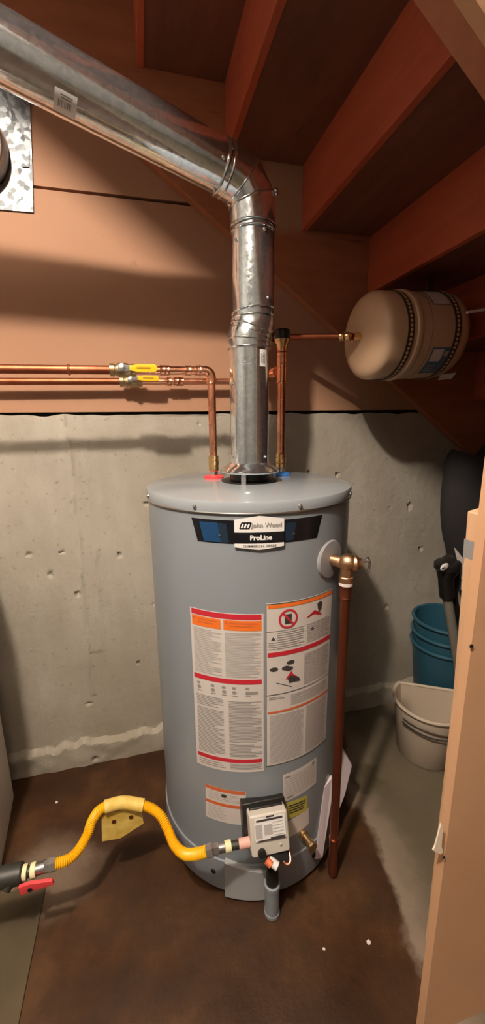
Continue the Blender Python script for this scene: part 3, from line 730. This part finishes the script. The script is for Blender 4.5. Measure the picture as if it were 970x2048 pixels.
MB().tube([(xt, YC, zx), tip], .0092, 16).build('branch_pipe', M_copold, cpn)
dl = (tip-Vector((xt, YC, zx))).normalized()
for f_ in (-.012, -.030): mb = MB(); sleeve(mb, tip+dl*f_, dl, .012, .0098); mb.build('coupling', M_brass, cpn)

# ------------------------------------------------------------------ expansion tank
ea = atY(712, 672, YE); eb = atY(932, 660, YE+.01)
eax = Vector((eb.x-ea.x, .012, .018)).normalized(); EL = .322; ER = .121
ec = Vector((ea.x+.012, YE, (atY(762, 583, YE-.02).z+atY(762, 758, YE-.02).z)/2))
et = thing('expansion_tank', ec+eax*EL/2, 'round-ended beige expansion tank hung under the stairs', 'tank')
prof = []
for i in range(11):
    a = math.pi/2*i/10; prof.append((ER*math.sin(a)**.45 if i else .0, .036*(1-math.cos(a))))
prof += [(ER, .060), (ER, .104), (ER+.004, .107), (ER+.005, .113), (ER+.004, .119), (ER, .122), (ER, EL-.062)]
for i in range(1, 11):
    a = math.pi/2*i/10; prof.append((ER*math.cos(a)**.8 if i < 10 else 0, EL-.062+.062*math.sin(a)))
MB().lathe(prof, ec, eax, 64, ref=(0, -1, 0)).build('shell', M_tankpaint, et)
MB().lathe([(ER+.0006, .152), (ER+.0012, .1525), (ER+.0006, .153)], ec, eax, 64, (False, False), ref=(0, -1, 0)).build('weld_line', M_strap, et)
MB().tube([tip+eax*.002, ec+eax*.006], .011, 16).build('nipple', M_brass, et)
def esurf(h, a, l): 
    ny = (Vector((0, -1, 0))-eax*Vector((0, -1, 0)).dot(eax)).normalized(); nz = eax.cross(ny)*-1
    if nz.z < 0: nz = -nz
    return ec+eax*h+(ny*math.cos(a)+nz*math.sin(a))*(ER+l)
def eband(mb, h0, h1, a0, a1, l, n=24):
    V = []; F = []
    for i in range(n+1): a = a0+(a1-a0)*i/n; V += [esurf(h0, a, l), esurf(h1, a, l)]
    for i in range(n): F.append((2*i, 2*i+1, 2*i+3, 2*i+2))
    mb.add(V, F); return mb
o = eband(MB(), .165, .228, -1.15, -.42, .001).build('instruction_label', M_label_blue, et); o['label'] = 'dark blue label low on the tank'
eband(MB(), .169, .205, -.75, -.46, .0016).build('label_panel', M_paper, o)
mb = MB()
for i in range(3): eband(mb, .172, .200, -1.05+.08*i, -1.02+.08*i, .0016, 3)
eband(mb, .21, .224, -.62, -.5, .0016, 4); stuff(mb, 'label_print', M_printl, o)
o = eband(MB(), .162, .222, .55, 1.15, .001).build('warning_label', M_paper, et); o['label'] = 'pale label high on the tank'
mb = MB()
eband(mb, .163, .166, .55, 1.15, .0014); eband(mb, .163, .221, .55, .565, .0014); stuff(mb, 'label_print', M_printd, o)
for h, lb in ((.082, 'left'), (.236, 'right')):
    sname = 'perforated dark steel strap round the expansion tank, %s one' % ('near the copper pipe' if lb == 'left' else 'farther from the copper pipe')
    w_ = .0095
    V = []; F = []; n = 64
    # strap: ring with rows of raised rims round punched holes
    so = MB()
    R2 = []
    for i in range(n+1):
        a = -math.pi*1.30+math.pi*2*i/n
        R2.append([esurf(h-w_, a, .0012), esurf(h+w_, a, .0012), esurf(h+w_, a, .0030), esurf(h-w_, a, .0030)])
    so.rings(R2); 
    # ends run up to the tread above
    for a in (() if lb == 'left' else (-math.pi*1.5,)):
        pe = esurf(h, a, .002); so.box((pe.x, pe.y, (pe.z+1.668)/2), (.019, .002, max(.01, 1.668-pe.z)))
    so = tag(so.build('hanger_strap', M_strap, None, True), sname, 'strap', 'straps holding the expansion tank')
    hb = MB()
    for i in range(34):
        a = -math.pi*.62+math.pi*1.0*i/33
        c0 = esurf(h, a, .0034); nrm = (c0-(ec+eax*h)).normalized()
        hb.lathe([(.0046, -.0002), (.0046, .0004)], c0, nrm, 8)
    hb = hb.build('punched_hole', M_tankpaint, so); hb['kind'] = 'stuff'
# folded paper tag at the far lower corner
tg = MB().prism([esurf(.255, -1.20, .004), esurf(.30, -1.10, .006), esurf(.305, -1.32, .012), esurf(.262, -1.38, .012)], (0, -.001, -.001)).build('paper_tag', M_paper, et, False)
MB().tube([ec+eax*(EL-.002), ec+eax*(EL+.02)], .012, 14).build('air_valve', M_black, et)
cw = MB().tube(bez([atY(934, 625, .93), atY(958, 621, .93), atY(990, 616, .93), atY(1060, 607, .93)], 4), .0035, 10).build('cable', M_paper, None)
tag(cw, 'thin white cable running right from the expansion tank', 'cable')

# ------------------------------------------------------------------ relief valve and discharge pipe
rb = C(-60.2, .932, RT+.004)
rvx = Vector((.444, .783, 0))
rv = thing('relief_valve', (rvx.x, rvx.y, 0), 'bronze relief valve with copper discharge pipe on the right of the heater', 'valve')
ctr = Vector((rvx.x, rvx.y, rb.z-.002))
MB().tube([rb, rb.lerp(ctr, .55), ctr], [.0125, .0145, .0145], 20).build('valve_neck', M_bronze, rv)
o = MB().ball(ctr+Vector((.002, -.002, .004)), .021, 20, (1, 1, .95)).build('valve_body', M_bronze, rv)
MB().lathe([(.017, .012), (.019, .016), (.019, .022), (.013, .028), (.011, .034)], ctr, n_t*.6+Vector((.6, .1, .1)), 18).build('bonnet', M_bronze, o)
MB().tube([ctr+Vector((.022, -.006, .006)), ctr+Vector((.052, -.012, .006))], .0032, 10).build('lever_pin', M_steel, o)
MB().tube(bez([ctr+Vector((.046, -.011, .014)), ctr+Vector((.052, -.012, .000)), ctr+Vector((.048, -.012, -.022))], 5), .0028, 8).build('test_lever', M_steel, o)
MB().lathe([(.014, -.045), (.0165, -.044), (.0165, -.032), (.0145, -.030), (.0145, -.010)], ctr, up, 24).build('outlet', M_bronze, rv)
MB().lathe([(.0150, -.053), (.0160, -.052), (.0160, -.044), (.0150, -.043)], ctr, up, 24).build('thread_tape', M_paper, rv)
zt_ = ctr.z
MB().tube([ctr+Vector((0, 0, -.05)), (rvx.x+.002, rvx.y, .135)], .0112, 20).build('discharge_pipe', M_copshade, rv)
MB().tube([(rvx.x+.002, rvx.y, .137), (rvx.x+.003, rvx.y, .012)], .0122, 20).build('discharge_pipe', M_copshade, rv)
mb = MB(); sleeve(mb, (rvx.x, rvx.y, zt_-.068), up, .03); mb.build('adapter', M_copshade, rv)
MB().torus((rvx.x+.002, rvx.y, .137), up, .0122, .0012, 24, 6).build('pipe_rim', M_copper, rv)

# ------------------------------------------------------------------ folded manual
M_man = mat('manual_paper', (.66, .56, .58), .55)
mn = thing('manual_bag', atZ(640, 1720, 0), 'white folded manual papers in plastic leaning behind the discharge pipe', 'papers')
q = [atY(630, 1720, .795), atY(645, 1716, .80), atY(664, 1600, .825), atY(664, 1556, .835), atY(648, 1575, .825)]
MB().prism(q, (.004, .012, 0)).build('booklet', M_man, mn, False, .002)
q = [atY(652, 1690, .85), atY(690, 1590, .90), atY(704, 1532, .93), atY(684, 1497, .94), atY(672, 1510, .93)]
MB().prism(q, (.004, .012, 0)).build('booklet', M_man, mn, False, .002)

# ------------------------------------------------------------------ gas connector
YG = .735
gc = thing('gas_connector', atY(115, 1728, .76), 'yellow corrugated gas hose arching from the left shutoff to the control', 'hose')
vin = vloc(-.045, -.022, -.012)
Pg = lambda x, y, Y: atY(x, y, Y)
MB().tube([vin, Pg(478, 1688, .736)], .0115, 18).build('pink_joint', M_pink, gc)
MB().tube([Pg(480, 1688, .736), Pg(436, 1698, .738)], .0095, 18).build('nipple', M_iron, gc)
MB().tube([Pg(462, 1691, .737), Pg(450, 1694, .7375)], .0125, 18).build('thread_tape', M_tape, gc)
MB().tube([Pg(449, 1694, .7375), Pg(432, 1698, .738)], .0100, 18).build('steel_nipple', M_steel, gc)
MB().tube([Pg(436, 1697, .738), Pg(426, 1699, .738), Pg(425, 1699.5, .738), Pg(412, 1703, .739)], [.0125, .0135, .0155, .0145], 6).build('hex_nut', M_steel, gc, True, 0, 20)
hpts = [Pg(414, 1702, .742), Pg(392, 1708, .755), Pg(368, 1707, .78), Pg(348, 1688, .81), Pg(334, 1655, .845), Pg(318, 1628, .87), Pg(290, 1612, .895), Pg(245, 1606, .908), Pg(205, 1616, .905), Pg(185, 1640, .90), Pg(175, 1668, .885), Pg(158, 1698, .86), Pg(138, 1718, .845), Pg(108, 1729, .835)]
hs = resample(bez(hpts, 14), .0024)
MB().tube(hs, [.0128 if i % 2 else .0106 for i in range(len(hs))], 18, mitre=False).build('hose', M_hose, gc)
wr_i = [p for p in resample(bez([Pg(287, 1611, .896), Pg(245, 1605.5, .908), Pg(206, 1615, .905)], 14), .004)]
MB().tube(wr_i, .0158, 20, mitre=False).build('tag_wrap', M_tag, gc)
tq = [Pg(203, 1634, .902), Pg(222, 1625, .902), Pg(262, 1619, .902), Pg(284, 1626, .902), Pg(287, 1647, .902), Pg(240, 1677, .902), Pg(204, 1683, .902)]
o = MB().prism(tq, (0, .0012, 0)).build('tag', M_tag, gc, False); o['label'] = 'yellow paper tag hanging from the hose'
for hx_, hy_ in ((228, 1643), (262, 1634)): MB().lathe([(.0058, 0), (.0058, .0009)], Pg(hx_, hy_, .9005), (0, -1, 0), 12).build('tag_hole', M_copold, o)
MB().tube([Pg(112, 1728, .835), Pg(100, 1731, .835), Pg(99, 1731.5, .835), Pg(90, 1734, .835)], [.0145, .0155, .0135, .0135], 6).build('hex_nut', M_steel, gc, True, 0, 20)
MB().tube([Pg(91, 1733, .835), Pg(72, 1739, .835)], .0135, 18).build('steel_nipple', M_steel, gc)
MB().tube([Pg(73, 1739, .835), Pg(63, 1742, .835)], .0162, 18).build('thread_tape', M_tape, gc)
gs = thing('gas_shutoff', Pg(30, 1752, .835), 'black gas shutoff valve with a red lever at the lower left', 'valve')
MB().tube([Pg(64, 1742, .835), Pg(50, 1745, .835)], .0120, 16).build('nipple', M_iron, gs)
MB().tube([Pg(55, 1744, .835), Pg(46, 1746, .835)], .0165, 18).build('thread_tape', M_tape, gs)
MB().tube([Pg(47, 1745, .835), Pg(44, 1746, .835), Pg(4, 1755, .835), Pg(-60, 1768, .835)], [.019, .0225, .0225, .0225], 18).build('body', M_iron, gs)
MB().tube([Pg(22, 1762, .825), Pg(12, 1782, .815)], [.012, .009], 12).build('stem', M_iron, gs)
ps = [Pg(x_, y_, .805) for x_, y_ in ((36, 1776), (60, 1768), (104, 1762), (108, 1770), (64, 1784), (40, 1792))]
MB().prism(ps, (0, .008, .0)).build('lever', M_redp, gs, True, .002)['label'] = 'red lever'
MB().lathe([(.0055, 0), (.0055, .001)], Pg(60, 1780, .8049), (0, -1, 0), 12).build('lever_slot', M_dark, gs)

# ------------------------------------------------------------------ furnace cabinet and flue at the left
fc = thing('furnace_cabinet', (-.62, 1.15, 0), 'pale rounded sheet metal cabinet at the far left edge', 'cabinet')
a_, b_ = atZ(31, 1572, .005), atZ(-2, 1755, .005)
dirr = (b_-a_).normalized(); nrm = Vector((-abs(dirr.y), 0, 0)); 
pr_ = []
b2_ = a_+dirr*.325
rc = .05
for i in range(7):
    t = i/6; e = a_+Vector((-rc, .0, 0)); f_ = a_+dirr*rc; pr_.append(e*(1-t)**2+a_*2*t*(1-t)+f_*t*t)
pr_ += [b2_, b2_+Vector((-.5, 0, 0)), Vector((a_.x-.5, a_.y, .005))]
pr_ = [Vector((p.x, p.y, .0)) for p in pr_]
MB().prism(pr_, (0, 0, 1.02)).build('side_panel', M_cab, fc, True, .004)
MB().prism([Vector((p.x*.998-.006, p.y-.004, 1.02)) for p in pr_], (0, 0, .03)).build('top_cap', M_cab, fc, True, .004)
fl = thing('flue_thimble', (-.39, D, 1.96), 'spangled galvanized wall plate with a round flue stub at upper left', 'flue')
def plate_arc():
    ring_o = [(-.226, 2.20), (-.2235, 2.096), (-.236, 1.93), (-.2455, 1.829), (-.39, 1.826), (-.60, 1.826), (-.60, 2.0), (-.60, 2.20), (-.39, 2.20)]
    cxx, czz, rr = -.391, 1.962, .104
    n = 48; V = []; F = []
    import bisect
    pts = []
    # radial projection of the outline
    def outline(a):
        dx, dz = math.cos(a), math.sin(a); best = None
        m = len(ring_o)
        for i in range(m):
            x1, z1 = ring_o[i]; x2, z2 = ring_o[(i+1) % m]; ex, ez = x2-x1, z2-z1
            den = dx*ez-dz*ex
            if abs(den) < 1e-9: continue
            t = ((x1-cxx)*ez-(z1-czz)*ex)/den; s_ = ((x1-cxx)*dz-(z1-czz)*dx)/den
            if t > 0 and -1e-6 <= s_ <= 1+1e-6 and (best is None or t > best): best = t
        return cxx+dx*best, czz+dz*best
    angs = sorted([2*math.pi*i/n for i in range(n)]+[math.atan2(z-czz, x-cxx) % (2*math.pi) for x, z in ring_o])
    for a in angs:
        ox, oz = outline(a); V += [(cxx+rr*math.cos(a), D-.004, czz+rr*math.sin(a)), (ox, D-.004, oz), (cxx+rr*math.cos(a), D-.001, czz+rr*math.sin(a)), (ox, D-.001, oz)]
    m = len(angs)
    for i in range(m):
        j = (i+1) % m; F += [(4*i, 4*i+1, 4*j+1, 4*j), (4*i+2, 4*j+2, 4*j+3, 4*i+3), (4*i+1, 4*i+3, 4*j+3, 4*j+1)]
    return MB().add(V, F)
plate_arc().build('wall_plate', M_galv, fl, False)
MB().prism([atY(41, 294, D-.006), atY(58, 299, D-.006), atY(58, 334, D-.006), atY(44, 334, D-.006)], (0, -.002, 0)).build('plate_tab', M_galv, fl, False)
MB().lathe([(.101, -.02), (.101, .045), (.099, .048), (.094, .050), (.05, .054), (.001, .056)], (-.391, D, 1.962), (-.05, -1, .02), 56, (False, True)).build('flue_stub', M_flue, fl)

# ------------------------------------------------------------------ things under the stairs at the right
def bucket(name, m, c, r0, r1, h, label, flat=None, rim=.006, group=None, thick=.004):
    e = thing(name, c, label, 'bucket', group); c = Vector(c); seg = 48
    def ring(r, z):
        out = []
        for j in range(seg):
            a = 2*math.pi*j/seg; p = Vector((r*math.cos(a), r*math.sin(a), z))
            if flat is not None:
                fd = Vector((math.cos(flat), math.sin(flat), 0)); s_ = p.dot(fd)
                if s_ > r*.60: p = p-fd*(s_-r*.60)
            out.append(c+p)
        return out
    MB().rings([ring(r0*.96, 0), ring(r0, .004), ring(r1, h), ring(r1-thick, h), ring(r0-thick, .006), ring(.01, .006)], (True, True)).build('shell', m, e, True, 0, 50)
    rr = [p for p in ring(r1+rim*.4, h-.003)]
    MB().tube(rr+[rr[0]], rim, 8, (False, False), False).build('rim', m, e)
    return e
bk = bucket('bucket', M_bucket, (1.002, 1.100, .0), .106, .127, .222, 'beige plastic bucket with a flat side and folded handles on the floor', math.radians(60))
bc = Vector((1.002, 1.100, .0))
for dz_, w0 in ((.188, .0), (.168, .35)):
    pts = []
    for i in range(15):
        a = math.radians(-170+ (150)*i/14); sag = math.sin(math.pi*i/14)
        pts.append(bc+Vector((.136*math.cos(a), .136*math.sin(a), dz_-.016*sag*w0+.004*math.cos(a*2))))
    MB().tube(pts, .0026, 8).build('handle', M_iron if w0 else M_grey, bk)
MB().box(bc+Vector((.127*math.cos(-.42), .127*math.sin(-.42), .176)), (.02, .02, .03)).build('handle_lug', M_bucket, bk, True, .003)
tb = Vector((1.178, 1.248, 0))
names = ['lowest', 'middle', 'top']
for i, zb in enumerate((0.0, .050, .105)):
    e = bucket('bucket', M_teal, (tb.x, tb.y, zb+.001), .092, .126, .350, 'teal plastic bucket, %s of the nested stack of three' % names[i], None, .007, 'nested teal buckets')
# stick vacuum
vh = atY(900, 1140, 1.08)
vf = Vector((vh.x+.13, vh.y+.05, .0))
vq = thing('stick_vacuum', vf, 'stick vacuum with black grip and grey tube leaning by the buckets', 'vacuum')
dn = (atY(916, 1330, 1.085)-atY(893, 1190, 1.075)).normalized()
pt = atY(893, 1186, 1.075)
top_ = atY(894, 1135, 1.07)
MB().tube([pt, pt+dn*((pt.z-.04)/-dn.z)], .0165, 18).build('tube', M_grey, vq)
mb = MB(); mb.tube(bez([top_+Vector((-.002, 0, .028)), top_+Vector((0, 0, .018)), top_+Vector((.001, 0, -.008)), top_+Vector((.0, 0, -.04)), pt+dn*.012], 5),
    [.006+.036*math.sin(min(1, (i+.6)/6)*math.pi/2) if i < 10 else .0405-.0155*min(1, (i-9)/6) for i in range(21)], 22)
mb.build('grip', M_black, vq)
nb = (EYE-top_).normalized()
o = MB().ball(atY(889, 1134, 1.036), .0175, 18, (1.05, .25, .72), Matrix.Rotation(.12, 3, 'Z') @ Matrix.Rotation(-.3, 3, 'Y')).build('badge', M_bwhite, vq); o['label'] = 'white oval badge'
MB().box(atY(887, 1136, 1.0305), (.012, .001, .0035), Matrix.Rotation(-.3, 3, 'Y')).build('badge_print', M_printd, o, False)
mb = MB(); mb.tube(bez([top_+Vector((.01, .01, .02)), top_+Vector((.045, .02, -.01)), top_+Vector((.055, .03, -.12)), pt+dn*.1+Vector((.03, .02, 0))], 6), .024, 14); mb.build('rear_grip', M_black, vq)
fh = pt+dn*((pt.z-.03)/-dn.z)
MB().box((fh.x, fh.y, .022), (.07, .16, .036), Matrix.Rotation(-.3, 3, 'Z')).build('floor_head', M_black, vq, True, .012)
# dark bag
bpts = bez([(1.415, 1.285, .0), (1.395, 1.283, .06), (1.410, 1.278, .35), (1.335, 1.27, .62), (1.245, 1.262, .86), (1.255, 1.26, 1.03), (1.275, 1.26, 1.085), (1.242, 1.26, 1.10)], 5)
mb = MB().tube(bpts, [ .05, .06, .065, .07, .072]+[.075+.075*min(1, max(0, (i-5)/17)) for i in range(22)]+[.148, .143, .132, .115, .095, .075, .05, .02, .004], 36, mitre=False)
mb.v = [Vector((p.x, 1.262+(p.y-1.262)*.62+.004*mnoise.noise(p*14)+.010*mnoise.noise(p*6), max(p.z, 0)+.012*mnoise.noise(p*7)*(p.z > .1))) for p in mb.v]
bg = mb.build('bag', M_bag, None); tag(bg, 'tall dark padded bag leaning on the concrete wall beside the drywall', 'bag')
MB().tube(bez([(1.20, 1.165, 1.0), (1.19, 1.155, .86), (1.27, 1.17, .74)], 6), .010, 10).build('strap', M_bag, bg)
pw = MB().prism([atY(910, 1096, 1.05), atY(930, 1122, 1.05), atY(930, 1180, 1.05), atY(922, 1150, 1.05)], (.0, .004, 0)).build('paper_strip', M_paper, None, False)
tag(pw, 'white paper strip showing between the bag and the taped stud', 'paper')
# crumbs of debris on the floor
for i, (px, py, lb) in enumerate(((737, 1886, 'larger white paint chip on the floor at lower right'), (648, 1898, 'smaller white paint chip on the floor near the heater'), (113, 1605, 'white paint chip on the brown floor by the back wall'))):
    p = atZ(px, py, .0015); s_ = (.006, .004, .005)[i]
    pts = [p+Vector((s_*math.cos(a)*(.6+.5*random.random()), s_*math.sin(a)*(.6+.5*random.random()), 0)) for a in [k_*math.pi/3 for k_ in range(6)]]
    tag(MB().prism(pts, (0, 0, .002)).build('paint_chip', M_paper, None, False), lb, 'debris', 'paint chips on the floor')
